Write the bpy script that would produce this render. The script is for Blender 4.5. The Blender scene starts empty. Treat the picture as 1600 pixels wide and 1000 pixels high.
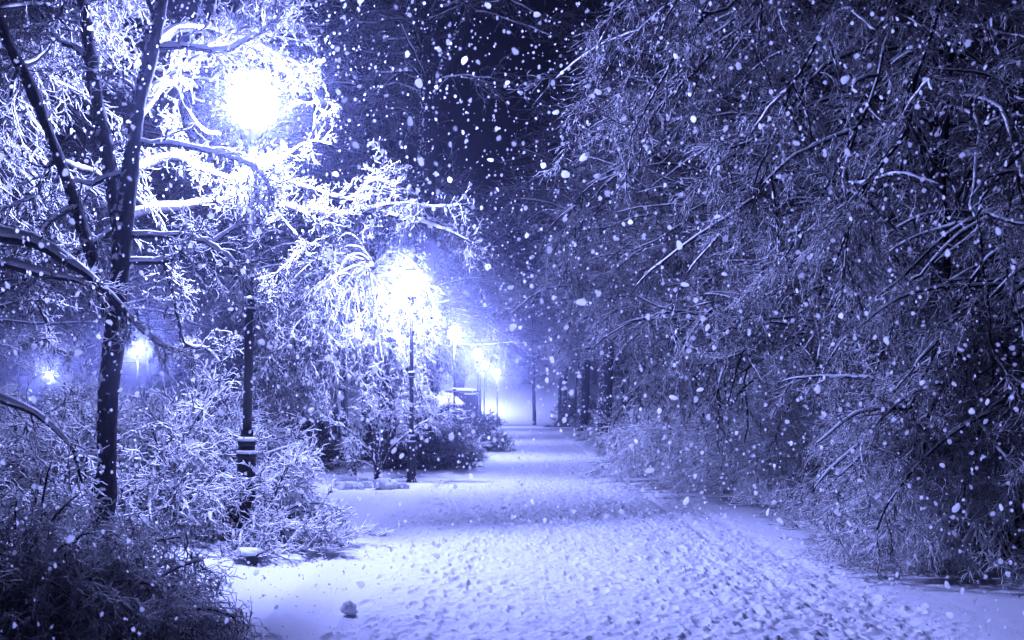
import bpy, math
import numpy as np

rng = np.random.default_rng(11)
scene = bpy.context.scene
COL = scene.collection
F = 1555.6           # focal length in photo pixels
CAMZ = 1.6
HOR = 655.0

def P(px, py, Y):
    """a point seen at photo pixel (px, py), Y metres down the path"""
    return np.array([(px - 800.0) / F * Y, Y, CAMZ + (HOR - py) / F * Y])

# ------------------------------------------------------------------ noise
def _hash(ix, iy, seed):
    n = (ix.astype(np.int64) * 374761393 + iy.astype(np.int64) * 668265263 + seed * 974711) & 0x7fffffff
    n = ((n ^ (n >> 13)) * 1274126177) & 0x7fffffff
    return ((n ^ (n >> 16)) & 0xffff) / 65535.0

def vnoise(x, y, seed=0):
    x = np.asarray(x, float); y = np.asarray(y, float)
    ix = np.floor(x); iy = np.floor(y)
    fx = x - ix; fy = y - iy
    fx = fx * fx * fx * (fx * (fx * 6 - 15) + 10); fy = fy * fy * fy * (fy * (fy * 6 - 15) + 10)
    a = _hash(ix, iy, seed); b = _hash(ix + 1, iy, seed)
    c = _hash(ix, iy + 1, seed); d = _hash(ix + 1, iy + 1, seed)
    return (a * (1 - fx) + b * fx) * (1 - fy) + (c * (1 - fx) + d * fx) * fy * 1.0

def sstep(a, b, x):
    t = np.clip((x - a) / (b - a), 0, 1)
    return t * t * (3 - 2 * t)

# ------------------------------------------------------------------ materials
def new_mat(name):
    m = bpy.data.materials.new(name); m.use_nodes = True
    nt = m.node_tree; nt.nodes.clear()
    return m, nt, nt.nodes.new('ShaderNodeOutputMaterial')

def N(nt, kind, **kw):
    n = nt.nodes.new(kind)
    for k, v in kw.items():
        if k in n.inputs: n.inputs[k].default_value = v
        else: setattr(n, k, v)
    return n

def snow_shader(nt, translucent=0.0, sss=0.02, bump=0.0, bscale=60.0, col=(0.86, 0.87, 0.93, 1)):
    p = N(nt, 'ShaderNodeBsdfPrincipled')
    p.inputs['Base Color'].default_value = col
    p.inputs['Roughness'].default_value = 0.75
    p.inputs['Specular IOR Level'].default_value = 0.25
    if bump:
        tc = N(nt, 'ShaderNodeTexCoord')
        no = N(nt, 'ShaderNodeTexNoise'); no.inputs['Scale'].default_value = bscale
        no.inputs['Detail'].default_value = 5; no.inputs['Roughness'].default_value = 0.65
        nt.links.new(tc.outputs['Object'], no.inputs['Vector'])
        bp = N(nt, 'ShaderNodeBump'); bp.inputs['Strength'].default_value = bump
        bp.inputs['Distance'].default_value = 0.03
        nt.links.new(no.outputs['Fac'], bp.inputs['Height'])
        nt.links.new(bp.outputs['Normal'], p.inputs['Normal'])
    if translucent:            # snow lets light soak through thin clumps
        p.inputs['Subsurface Weight'].default_value = translucent
        p.inputs['Subsurface Radius'].default_value = (1, 1, 1)
        p.inputs['Subsurface Scale'].default_value = sss
    return p.outputs[0]

def mat_snow(name, **kw):
    m, nt, out = new_mat(name)
    nt.links.new(snow_shader(nt, **kw), out.inputs[0]); return m

def mat_bark(name, col=(0.045, 0.04, 0.05), snow=0.5):
    """rough dark bark with wind-blown snow sticking in patches"""
    m, nt, out = new_mat(name)
    tc = N(nt, 'ShaderNodeTexCoord')
    mp = N(nt, 'ShaderNodeMapping'); mp.inputs['Scale'].default_value = (9, 9, 3.0)
    nt.links.new(tc.outputs['Object'], mp.inputs[0])
    no = N(nt, 'ShaderNodeTexNoise'); no.inputs['Scale'].default_value = 2.2; no.inputs['Detail'].default_value = 6
    nt.links.new(mp.outputs[0], no.inputs['Vector'])
    rc = N(nt, 'ShaderNodeValToRGB')
    rc.color_ramp.elements[0].position = 0.3; rc.color_ramp.elements[0].color = (col[0] * .45, col[1] * .45, col[2] * .45, 1)
    rc.color_ramp.elements[1].position = 0.7; rc.color_ramp.elements[1].color = (col[0] * 1.5, col[1] * 1.5, col[2] * 1.5, 1)
    nt.links.new(no.outputs['Fac'], rc.inputs[0])
    p = N(nt, 'ShaderNodeBsdfPrincipled'); p.inputs['Roughness'].default_value = 0.9
    p.inputs['Specular IOR Level'].default_value = 0.2
    nt.links.new(rc.outputs[0], p.inputs['Base Color'])
    bp = N(nt, 'ShaderNodeBump'); bp.inputs['Strength'].default_value = 0.8; bp.inputs['Distance'].default_value = 0.04
    nt.links.new(no.outputs['Fac'], bp.inputs['Height']); nt.links.new(bp.outputs[0], p.inputs['Normal'])
    if snow:
        s = N(nt, 'ShaderNodeBsdfPrincipled'); s.inputs['Base Color'].default_value = (0.85, 0.86, 0.92, 1); s.inputs['Roughness'].default_value = 0.8
        n2 = N(nt, 'ShaderNodeTexNoise'); n2.inputs['Scale'].default_value = 13; n2.inputs['Detail'].default_value = 4
        nt.links.new(tc.outputs['Object'], n2.inputs['Vector'])
        ge = N(nt, 'ShaderNodeNewGeometry')
        dt = N(nt, 'ShaderNodeVectorMath'); dt.operation = 'DOT_PRODUCT'
        dt.inputs[1].default_value = (-0.62, -0.35, 0.6)       # the wind drove the snow from here
        nt.links.new(ge.outputs['Normal'], dt.inputs[0])
        ma = N(nt, 'ShaderNodeMath'); ma.operation = 'MULTIPLY_ADD'; ma.inputs[1].default_value = 0.22
        nt.links.new(dt.outputs['Value'], ma.inputs[0]); nt.links.new(n2.outputs['Fac'], ma.inputs[2])
        r2 = N(nt, 'ShaderNodeValToRGB')
        r2.color_ramp.elements[0].position = 0.78 - 0.25 * snow; r2.color_ramp.elements[1].position = 0.86 - 0.25 * snow
        nt.links.new(ma.outputs[0], r2.inputs[0])
        mx = N(nt, 'ShaderNodeMixShader')
        nt.links.new(r2.outputs[0], mx.inputs[0]); nt.links.new(p.outputs[0], mx.inputs[1]); nt.links.new(s.outputs[0], mx.inputs[2])
        nt.links.new(mx.outputs[0], out.inputs[0])
    else:
        nt.links.new(p.outputs[0], out.inputs[0])
    return m

def mat_twig(name, thr=-0.25, snowcol=(0.86, 0.87, 0.93), bark=(0.035, 0.03, 0.04), translucent=1.0, patch=0.5):
    """thin twig: snow lies on whatever faces up, dark wood shows underneath and where the snow fell off"""
    m, nt, out = new_mat(name)
    s = snow_shader(nt, translucent=translucent, col=(*snowcol, 1))
    b = N(nt, 'ShaderNodeBsdfPrincipled'); b.inputs['Base Color'].default_value = (*bark, 1); b.inputs['Roughness'].default_value = 0.8
    ge = N(nt, 'ShaderNodeNewGeometry')
    sx = N(nt, 'ShaderNodeSeparateXYZ'); nt.links.new(ge.outputs['Normal'], sx.inputs[0])
    tc = N(nt, 'ShaderNodeTexCoord')
    no = N(nt, 'ShaderNodeTexNoise'); no.inputs['Scale'].default_value = 9; no.inputs['Detail'].default_value = 2
    nt.links.new(tc.outputs['Object'], no.inputs['Vector'])
    ma = N(nt, 'ShaderNodeMath'); ma.operation = 'MULTIPLY_ADD'; ma.inputs[1].default_value = patch * 4; ma.inputs[2].default_value = -patch * 2
    nt.links.new(no.outputs['Fac'], ma.inputs[0])
    ad = N(nt, 'ShaderNodeMath'); ad.operation = 'ADD'
    nt.links.new(sx.outputs['Z'], ad.inputs[0]); nt.links.new(ma.outputs[0], ad.inputs[1])
    mr = N(nt, 'ShaderNodeMapRange'); mr.inputs['From Min'].default_value = thr - 0.15; mr.inputs['From Max'].default_value = thr + 0.15
    nt.links.new(ad.outputs[0], mr.inputs['Value'])
    mx = N(nt, 'ShaderNodeMixShader')
    nt.links.new(mr.outputs[0], mx.inputs[0]); nt.links.new(b.outputs[0], mx.inputs[1]); nt.links.new(s, mx.inputs[2])
    nt.links.new(mx.outputs[0], out.inputs[0])
    return m

def mat_flake():
    m, nt, out = new_mat('snowflake')
    d = N(nt, 'ShaderNodeBsdfDiffuse'); d.inputs[0].default_value = (.95, .95, .97, 1)
    t = N(nt, 'ShaderNodeBsdfTranslucent'); t.inputs[0].default_value = (.95, .95, .97, 1)
    mx = N(nt, 'ShaderNodeMixShader'); mx.inputs[0].default_value = .72
    nt.links.new(d.outputs[0], mx.inputs[1]); nt.links.new(t.outputs[0], mx.inputs[2]); nt.links.new(mx.outputs[0], out.inputs[0])
    return m

def mat_plain(name, col, rough=0.6, metal=0.0, noise=0.3, scale=8):
    m, nt, out = new_mat(name)
    p = N(nt, 'ShaderNodeBsdfPrincipled'); p.inputs['Roughness'].default_value = rough; p.inputs['Metallic'].default_value = metal
    tc = N(nt, 'ShaderNodeTexCoord'); no = N(nt, 'ShaderNodeTexNoise'); no.inputs['Scale'].default_value = scale; no.inputs['Detail'].default_value = 5
    nt.links.new(tc.outputs['Object'], no.inputs['Vector'])
    rc = N(nt, 'ShaderNodeValToRGB')
    rc.color_ramp.elements[0].position = 0.3; rc.color_ramp.elements[1].position = 0.7
    rc.color_ramp.elements[0].color = (*[c * (1 - noise) for c in col], 1); rc.color_ramp.elements[1].color = (*[c * (1 + noise) for c in col], 1)
    nt.links.new(no.outputs['Fac'], rc.inputs[0]); nt.links.new(rc.outputs[0], p.inputs['Base Color'])
    nt.links.new(p.outputs[0], out.inputs[0]); return m

def mat_emit(name, col, strength):
    m, nt, out = new_mat(name)
    e = N(nt, 'ShaderNodeEmission'); e.inputs[0].default_value = (*col, 1); e.inputs[1].default_value = strength
    m.cycles.emission_sampling = 'NONE'      # the bulb inside does the lighting
    nt.links.new(e.outputs[0], out.inputs[0]); return m

LAMP = (0.32, 0.37, 1.0)
M = dict(
    ground=mat_snow('fresh_snow', bump=0.35, bscale=9),
    path=mat_snow('trampled_snow', bump=0.5, bscale=45),
    cover=mat_snow('snow_on_limbs', translucent=0.7, bump=0.4, bscale=25),
    bark=mat_bark('bark', snow=0.55),
    barkpale=mat_bark('snow_plastered_bark', snow=1.0),
    barkshade=mat_bark('shade_darkened_bark', col=(0.016, 0.015, 0.019), snow=0.42),  # bark colour lowered so trunks near the lamps still look unlit
    barkdark=mat_bark('dark_bark', col=(0.03, 0.027, 0.035), snow=0.25),
    twig=mat_twig('snowy_twig', thr=-.05),
    twigfan=mat_twig('fan_twig', thr=.08, patch=.55, translucent=.6),
    twigwhite=mat_twig('thickly_snowed_twig', thr=-.4, patch=.45),
    twigright=mat_twig('drooping_twig', thr=.2, patch=.55, translucent=.6),
    twigfar=mat_twig('far_snowy_twig', thr=0.0, patch=0.6),
    twigbare=mat_twig('thinly_snowed_twig', thr=0.22, patch=0.7, translucent=0.1),
    twigdark=mat_twig('dry_leafy_twig', thr=0.15, patch=0.9, bark=(0.2, 0.18, 0.21), translucent=0.5),
    hedge=mat_twig('dark_hedge_twig', thr=0.7, patch=0.6, bark=(0.02, 0.022, 0.03), translucent=0.05),
    iron=mat_plain('black_painted_iron', (0.012, 0.012, 0.016), 0.45, 0.3),
    globe=mat_emit('lit_globe', LAMP, 14.0),
    flake=mat_flake(),
    wood=mat_plain('dark_timber', (0.03, 0.025, 0.03), 0.8),
    clod=mat_snow('snow_clod', translucent=.8, sss=.05, bump=0.6, bscale=18),
)

# ------------------------------------------------------------------ mesh helpers
def mesh_from(name, verts, quads, mat, smooth=True):
    me = bpy.data.meshes.new(name)
    verts = np.ascontiguousarray(verts, np.float32); quads = np.ascontiguousarray(quads, np.int32)
    k = quads.shape[1]
    me.vertices.add(len(verts)); me.vertices.foreach_set('co', verts.ravel())
    me.loops.add(quads.size); me.loops.foreach_set('vertex_index', quads.ravel())
    me.polygons.add(len(quads))
    me.polygons.foreach_set('loop_start', np.arange(0, quads.size, k, dtype=np.int32))
    try: me.polygons.foreach_set('loop_total', np.full(len(quads), k, np.int32))
    except Exception: pass
    me.polygons.foreach_set('use_smooth', np.full(len(quads), smooth))
    me.materials.append(mat); me.update(calc_edges=True); me.validate()
    return me

def link(name, me, parent=None):
    o = bpy.data.objects.new(name, me); COL.objects.link(o)
    if parent: o.parent = parent
    return o

def tag(o, label, cat, group=None, kind=None):
    o['label'] = label; o['category'] = cat
    if group: o['group'] = group
    if kind: o['kind'] = kind
    return o

def empty(name, loc, label, cat, group=None):
    o = bpy.data.objects.new(name, None); COL.objects.link(o); o.location = [float(v) for v in loc]
    o.empty_display_size = 0.2
    return tag(o, label, cat, group)

def dup(root, loc, rz, scale=1.0, label=None, group=None):
    r = root.copy(); COL.objects.link(r); r.location = [float(v) for v in loc]; r.rotation_euler = (0, 0, rz)
    r.scale = (scale, scale, scale)
    if label: r['label'] = label
    if group: r['group'] = group
    for ch in root.children:
        c = ch.copy(); COL.objects.link(c); c.parent = r
        for g in ch.children:
            d = g.copy(); COL.objects.link(d); d.parent = c
    return r

def norm(v): return v / np.maximum(np.linalg.norm(v, axis=-1, keepdims=True), 1e-9)

def tubes(pts, rad, m, squash=1.0):
    """pts (N,K,3), rad (N,K) -> verts, quads"""
    n, k, _ = pts.shape
    t = norm(np.gradient(pts, axis=1))
    mean = norm(t.mean(axis=1))
    ref = np.zeros((n, 3)); ref[np.arange(n), np.argmin(np.abs(mean), axis=1)] = 1
    ref = np.broadcast_to(ref[:, None, :], pts.shape)
    u = norm(np.cross(t, ref)); v = np.cross(t, u)
    a = np.linspace(0, 2 * np.pi, m, endpoint=False)
    off = u[:, :, None, :] * np.cos(a)[None, None, :, None] + v[:, :, None, :] * np.sin(a)[None, None, :, None]
    off = off * rad[:, :, None, None]
    if squash != 1.0: off[..., 2] *= squash
    V = (pts[:, :, None, :] + off).reshape(-1, 3)
    base = (np.arange(n)[:, None, None] * k + np.arange(k - 1)[None, :, None]) * m
    j = np.arange(m)[None, None, :]; j2 = (j + 1) % m
    q = np.stack([base + j, base + j2, base + m + j2, base + m + j], -1).reshape(-1, 4)
    return V, q

def join(parts):
    V, Q, o = [], [], 0
    for v, q in parts:
        V.append(v); Q.append(q + o); o += len(v)
    return np.concatenate(V), np.concatenate(Q)

def catmull(pts, n):
    p = np.asarray(pts, float)
    p = np.vstack([2 * p[0] - p[1], p, 2 * p[-1] - p[-2]])
    s = np.linspace(0, len(p) - 3 - 1e-6, n); i = s.astype(int); f = (s - i)[:, None]
    a, b, c, d = p[i], p[i + 1], p[i + 2], p[i + 3]
    return 0.5 * ((2 * b) + (c - a) * f + (2 * a - 5 * b + 4 * c - d) * f ** 2 + (3 * b - a - 3 * c + d) * f ** 3)

KL = 18
def limb(pts, r0, r1, wob=0.02):
    p = catmull(pts, KL); L = np.linalg.norm(np.diff(p, axis=0), axis=1).sum()
    w = rng.normal(0, 1, (KL, 3)); w = (w + np.roll(w, 1, 0)) / 2; w[0] = 0
    p = p + w * wob * L / 6
    return p, np.linspace(1, 0, KL) ** 0.8 * (r0 - r1) + r1

def walk(pos, d, L, K, wander, grav=0.0, floor=None):
    n = len(pos); out = np.empty((n, K + 1, 3)); out[:, 0] = pos
    L = np.broadcast_to(np.asarray(L, float), (n,)); g = np.broadcast_to(np.asarray(grav, float), (n,))
    d = norm(d)
    for i in range(K):
        d = d + rng.normal(0, wander, (n, 3)); d[:, 2] -= g
        d = norm(d); out[:, i + 1] = out[:, i] + d * (L / K)[:, None]
    if floor is not None: out[..., 2] = np.maximum(out[..., 2], floor)
    return out

def sample_on(Pl, n, t0=0.0, t1=1.0, bias=1.0):
    seg = np.linalg.norm(np.diff(Pl, axis=1), axis=2); L = seg.sum(1)
    idx = rng.choice(len(Pl), n, p=L / L.sum())
    t = t0 + (t1 - t0) * rng.random(n) ** bias
    k = Pl.shape[1] - 1; s = np.clip(t * k, 0, k - 1e-4); i = s.astype(int); f = (s - i)[:, None]
    a, b = Pl[idx, i], Pl[idx, i + 1]
    return a * (1 - f) + b * f, norm(b - a), idx, t

def splay(tan, ang):
    r = rng.normal(0, 1, tan.shape); r -= (r * tan).sum(1, keepdims=True) * tan; r = norm(r)
    ang = np.broadcast_to(np.asarray(ang, float), (len(tan),))[:, None]
    return tan * np.cos(ang) + r * np.sin(ang)

def snow_caps(pts, rad, k=0.7, add=0.012, m=6):
    """a lumpy roll of snow lying along the upper side of limbs; steep stretches keep little"""
    t = norm(np.gradient(pts, axis=1)); flat = np.sqrt(np.clip(1 - t[..., 2] ** 2, 0, 1))
    hold = np.clip((flat - 0.35) / 0.5, 0.0, 1)
    lump = 0.75 + 0.5 * rng.random(rad.shape)
    r = (rad * k + add) * hold * lump
    r[:, 0] *= 0.3; r[:, -1] *= 0.4
    q = pts.copy(); q[..., 2] += rad * 0.75 + r * 0.35 * hold - (1 - hold) * rad * 0.9
    return tubes(q, np.maximum(r, 0.001), m)

CLEAR = [(P(395, 165, 11.6), .85), (P(640, 450, 25.0), .6), (P(710, 525, 41), .6)]   # heat and wind keep the lamp heads free
def clear_of_lamps(pts):
    ok = np.ones(len(pts), bool)
    for c, r in CLEAR: ok &= np.linalg.norm(pts - c, axis=2).min(1) > r
    return ok

class Plant:
    count = 0
    def __init__(self):
        global rng
        Plant.count += 1; rng = np.random.default_rng(500 + Plant.count)     # every plant grows from its own seed
        self.trunk, self.limbs, self.br, self.twig, self.cap = [], [], [], [], []
    def add_trunk(self, pts, r0, r1, wob=0.012):
        p, r = limb(pts, r0, r1, wob); self.trunk.append((p[None], r[None])); return p
    def add_limb(self, pts, r0, r1, wob=0.03, cap=True):
        p, r = limb(pts, r0, r1, wob); self.limbs.append((p[None], r[None]))
        return p
    def add_limbs(self, pts, r0, r1):
        r = np.linspace(1, 0, pts.shape[1])[None] ** 0.8 * (np.asarray(r0).reshape(-1, 1) - r1) + r1
        r = np.broadcast_to(r, pts.shape[:2]).copy()
        self.limbs.append((pts, r))
    def add_twigs(self, pts, r0, r1):
        pts = pts[clear_of_lamps(pts)]
        r = np.linspace(r0, r1, pts.shape[1])[None] * (0.55 + 0.9 * rng.random(pts.shape[:2]))
        self.twig.append((pts, r))
    def foliage(self, Pl, nb, Lb, gb, nt, Lt, gt, ns=0, Ls=0.1, rb=0.010, rt=0.008, t0=0.2, ang=0.9, wander=0.16, up=0.0, floor=None, bias=0.8, fork=0.75, clump=0):
        """branchlets on the polylines Pl, twigs on the branchlets, spurs on the twigs"""
        pos, tan, idx, t = sample_on(Pl, nb, t0, 1.0, bias)
        d = splay(tan, rng.uniform(0.45, 1.25, nb) * ang); d[:, 2] += up
        L = rng.uniform(0.45, 1.0, nb) * Lb
        B = walk(pos, d, L, 6, wander, gb, floor)
        if clump:            # crowns are clumpy: leave dark gaps
            q = B[:, 3]
            B = B[vnoise(q[:, 0] * 1.1 + q[:, 1] * .5, q[:, 2] * 1.3 - q[:, 1] * .4, 77) + .25 * vnoise(q[:, 0] * 2.9, q[:, 2] * 2.9, 78) > clump]
        self.add_twigs(B, rb * 1.15, rb * 0.7)
        pos, tan, idx, t = sample_on(B, nt, 0.1, 1.0, 0.8)
        d = splay(tan, rng.uniform(0.4, 1.2, nt) * fork)
        T = walk(pos, d, rng.uniform(0.35, 1.0, nt) * Lt, 5, wander * 1.3, gt, floor); self.add_twigs(T, rt * 1.05, rt * 0.5)
        if ns:
            pos, tan, idx, t = sample_on(T, ns, 0.2, 1.0, 0.8)
            d = splay(tan, rng.uniform(0.5, 1.2, ns))
            S = walk(pos, d, rng.uniform(0.4, 1.0, ns) * Ls, 2, wander, gt, floor); self.add_twigs(S, rt * 0.95, rt * 0.5)
        return B
    def all_limbs(self): return np.concatenate([p for p, r in self.limbs])
    def build(self, name, base, label, cat, group=None, bark='bark', twig='twig', cap=True, trunk_name='trunk', capk=0.7, capadd=0.012):
        base = np.asarray(base, float)
        root = empty(name, base, label, cat, group)
        if self.trunk:
            V, Q = join([tubes(p - base, r * (1 + .10 * rng.normal(0, 1, r.shape)), 12) for p, r in self.trunk])
            link(trunk_name, mesh_from(trunk_name, V, Q, M[bark]), root)
        if self.limbs:
            V, Q = join([tubes(p - base, r, 6) for p, r in self.limbs])
            link('limbs' if self.trunk else 'stems', mesh_from('limbs', V, Q, M[bark]), root)
            if cap:
                V, Q = join([snow_caps(p - base, r, capk, capadd) for p, r in self.limbs])
                link('snow_cover', mesh_from('snow_cover', V, Q, M['cover']), root)
        if self.twig:
            V, Q = join([tubes(p - base, r, 3) for p, r in self.twig])
            link('crown' if self.trunk else 'twigs', mesh_from('crown', V, Q, M[twig]), root)
        return root

# ------------------------------------------------------------------ terrain
def height(x, y):
    h = 0.05 * (vnoise(x * 0.35, y * 0.25, 3) - 0.5)
    # snow bank left of the path around the first post, sloping up to the shrubs
    bank = sstep(-2.3, -4.2, x) * sstep(17.5, 14.0, y)
    h = h + 0.30 * bank + 0.10 * bank * (vnoise(x * 1.4, y * 1.1, 5) - 0.5)
    h = h + 0.25 * sstep(4.4, 7.5, x) * (0.6 + 0.8 * vnoise(x * 0.5, y * 0.4, 8))
    far = sstep(112, 150, y)
    h = h + far * 7.0 + sstep(30, 110, y) * 1.0
    h = h + 0.25 * sstep(-3.5, -9, x) * vnoise(x * 0.3, y * 0.3, 9)
    return h

def path_edges(y):
    wob = 0.25 * (vnoise(y * 0.35, 0 * y, 21) - 0.5)
    left = -1.95 + 0.25 * sstep(10, 4, y) + wob
    right = 3.75 + wob + 0.3 * (vnoise(y * 0.3, 0 * y + 7, 22) - 0.5)
    return left, right

def trample(x, y):
    """trodden snow: worn lanes along the path, patches of fine crumbs, calmer patches between"""
    lane = vnoise(x * 1.5 + .3 * np.sin(y * .35), y * .16, 30)
    patch = vnoise(x * .8 + 5, y * .45, 38)
    amp = .6 + .6 * sstep(.25, .75, .55 * lane + .45 * patch)
    n1 = vnoise(x * 3.3, y * 2.2, 31); n2 = vnoise(x * 9.3 + 3, y * 9.3, 32); n3 = vnoise(x * 17.1 + y * 5, y * 17.1 - x * 5, 33); n4 = vnoise(x * 25 - y * 12, y * 25 + x * 12, 36)
    clod = sstep(0.7, 0.84, vnoise(x * 17.1, y * 17.1 + 4, 35))
    pit = sstep(.66, .8, vnoise(x * 11.7, y * 11.7 + 9, 39))
    return 0.03 * (n1 - .5) - .03 * (lane - .5) + amp * (0.022 * (n2 - .5) + 0.020 * (n3 - .5) + 0.007 * (n4 - .5) - .012 * pit + 0.014 * clod)

def boot_prints(X, Z, ys):
    r = np.random.default_rng(5)
    for k in range(20):
        x = r.uniform(-1.3, 3.4); y = r.uniform(3, 9); a = r.normal(0, .1); sgn = 1
        while 2 < y < 34:
            px, py = x + .11 * sgn, y
            i0, i1 = np.searchsorted(ys, (py - .25, py + .25)); sl = slice(i0, i1)
            dx, dy = X[sl] - px, ys[sl, None] - py
            u_, v_ = dx * math.cos(a) - dy * math.sin(a), dx * math.sin(a) + dy * math.cos(a)
            q = (u_ / .062) ** 2 + (v_ / .155) ** 2
            Z[sl] += -.019 * sstep(1.5, .5, q) + .008 * np.exp(-((q - 1.7) / .5) ** 2)
            y += r.uniform(.62, .78); x += math.sin(a) * .7 + r.normal(0, .03); sgn = -sgn
            if r.random() < .04: break

def grid_mesh(name, X, Y, Z, mat):
    r, c = X.shape
    V = np.stack([X, Y, Z], -1).reshape(-1, 3)
    i = (np.arange(r - 1)[:, None] * c + np.arange(c - 1)[None, :]).ravel()
    return mesh_from(name, V, np.stack([i, i + 1, i + c + 1, i + c], -1), mat)

def build_ground():
    ys = [-14.0]
    while ys[-1] < 190: ys.append(ys[-1] + max(0.06, 0.012 * abs(ys[-1])))
    ys = np.array(ys)
    s = np.linspace(-1, 1, 261); xs = 9 * s + 71 * s ** 5
    X, Y = np.meshgrid(xs, ys)
    l, r = path_edges(Y)
    inside = sstep(l - 0.05, l + 0.25, X) * sstep(r + 0.05, r - 0.25, X) * sstep(108, 104, Y) * sstep(1.2, 2.0, Y)
    H = height(X, Y)
    H = H + 0.012 * (vnoise(X * 2.3, Y * 2.3, 41) - 0.5)
    o = link('ground', grid_mesh('ground', X, Y, H - 0.16 * inside, M['ground'])); o['kind'] = 'structure'
    ys = [1.0]
    while ys[-1] < 109: ys.append(ys[-1] + max(0.014, 0.0028 * ys[-1]))
    ys = np.array(ys); u = np.linspace(0, 1, 520)
    l, r = path_edges(ys)
    X = l[:, None] - 0.1 + (r - l + 0.2)[:, None] * u[None]; Y = np.broadcast_to(ys[:, None], X.shape)
    edge = sstep(0, 0.09, u) * sstep(1, 0.86, u)
    # the trodden middle is rougher than the smooth margin at the left front
    rough = edge[None] * (0.35 + 0.65 * sstep(-1.6, -0.3, X + 0.5 * (vnoise(X, Y, 51) - .5) + 1.6 * sstep(10.5, 13, Y)))
    rut = -0.03 * np.exp(-((X - 2.55 - 0.02 * Y + 0.15 * vnoise(Y * .4, 0 * Y, 61)) / 0.09) ** 2) - 0.03 * np.exp(-((X - 3.1 - 0.02 * Y + 0.15 * vnoise(Y * .4, 0 * Y, 61)) / 0.09) ** 2)
    Z = height(X, Y) + trample(X, Y) * rough * 1.15 + rut * edge - 0.05 * edge[None] + 0.012
    boot_prints(X, Z, ys)
    o = link('path', grid_mesh('path', X, Y, Z, M['path'])); o['kind'] = 'structure'

def gz(x, y): return float(height(np.array([x]), np.array([y]))[0])

build_ground()

# ------------------------------------------------------------------ solids
def lathe(profile, m=24):
    """profile [(r, z)] -> closed surface of revolution"""
    a = np.linspace(0, 2 * np.pi, m, endpoint=False)
    V = [(r * math.cos(t), r * math.sin(t), z) for r, z in profile for t in a]
    Q = []
    for i in range(len(profile) - 1):
        for j in range(m): Q.append((i * m + j, i * m + (j + 1) % m, (i + 1) * m + (j + 1) % m, (i + 1) * m + j))
    return np.array(V), np.array(Q)

def lump(rx, ry, rz, seed, rough=0.25, nu=20, nv=12, flat=True):
    th = np.linspace(0, np.pi, nv); ph = np.linspace(0, 2 * np.pi, nu, endpoint=False)
    T, Ph = np.meshgrid(th, ph, indexing='ij')
    x, y, z = np.sin(T) * np.cos(Ph), np.sin(T) * np.sin(Ph), np.cos(T)
    d = 1 + rough * (vnoise(x * 2.1 + z * 1.7 + seed * 3.3, y * 2.1 - z * 1.3 + seed * 1.7, seed) - 0.5) * 2 * np.sin(T) ** 0.5
    V = np.stack([x * rx * d, y * ry * d, z * rz * d], -1).reshape(-1, 3)
    Q = []
    for i in range(nv - 1):
        for j in range(nu): Q.append((i * nu + j, (i + 1) * nu + j, (i + 1) * nu + (j + 1) % nu, i * nu + (j + 1) % nu))
    return V, np.array(Q)

def box(x0, x1, y0, y1, z0, z1):
    V = np.array([(x, y, z) for z in (z0, z1) for y in (y0, y1) for x in (x0, x1)], float)
    Q = np.array([(0, 2, 3, 1), (4, 5, 7, 6), (0, 1, 5, 4), (2, 6, 7, 3), (0, 4, 6, 2), (1, 3, 7, 5)])
    return V, Q

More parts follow.
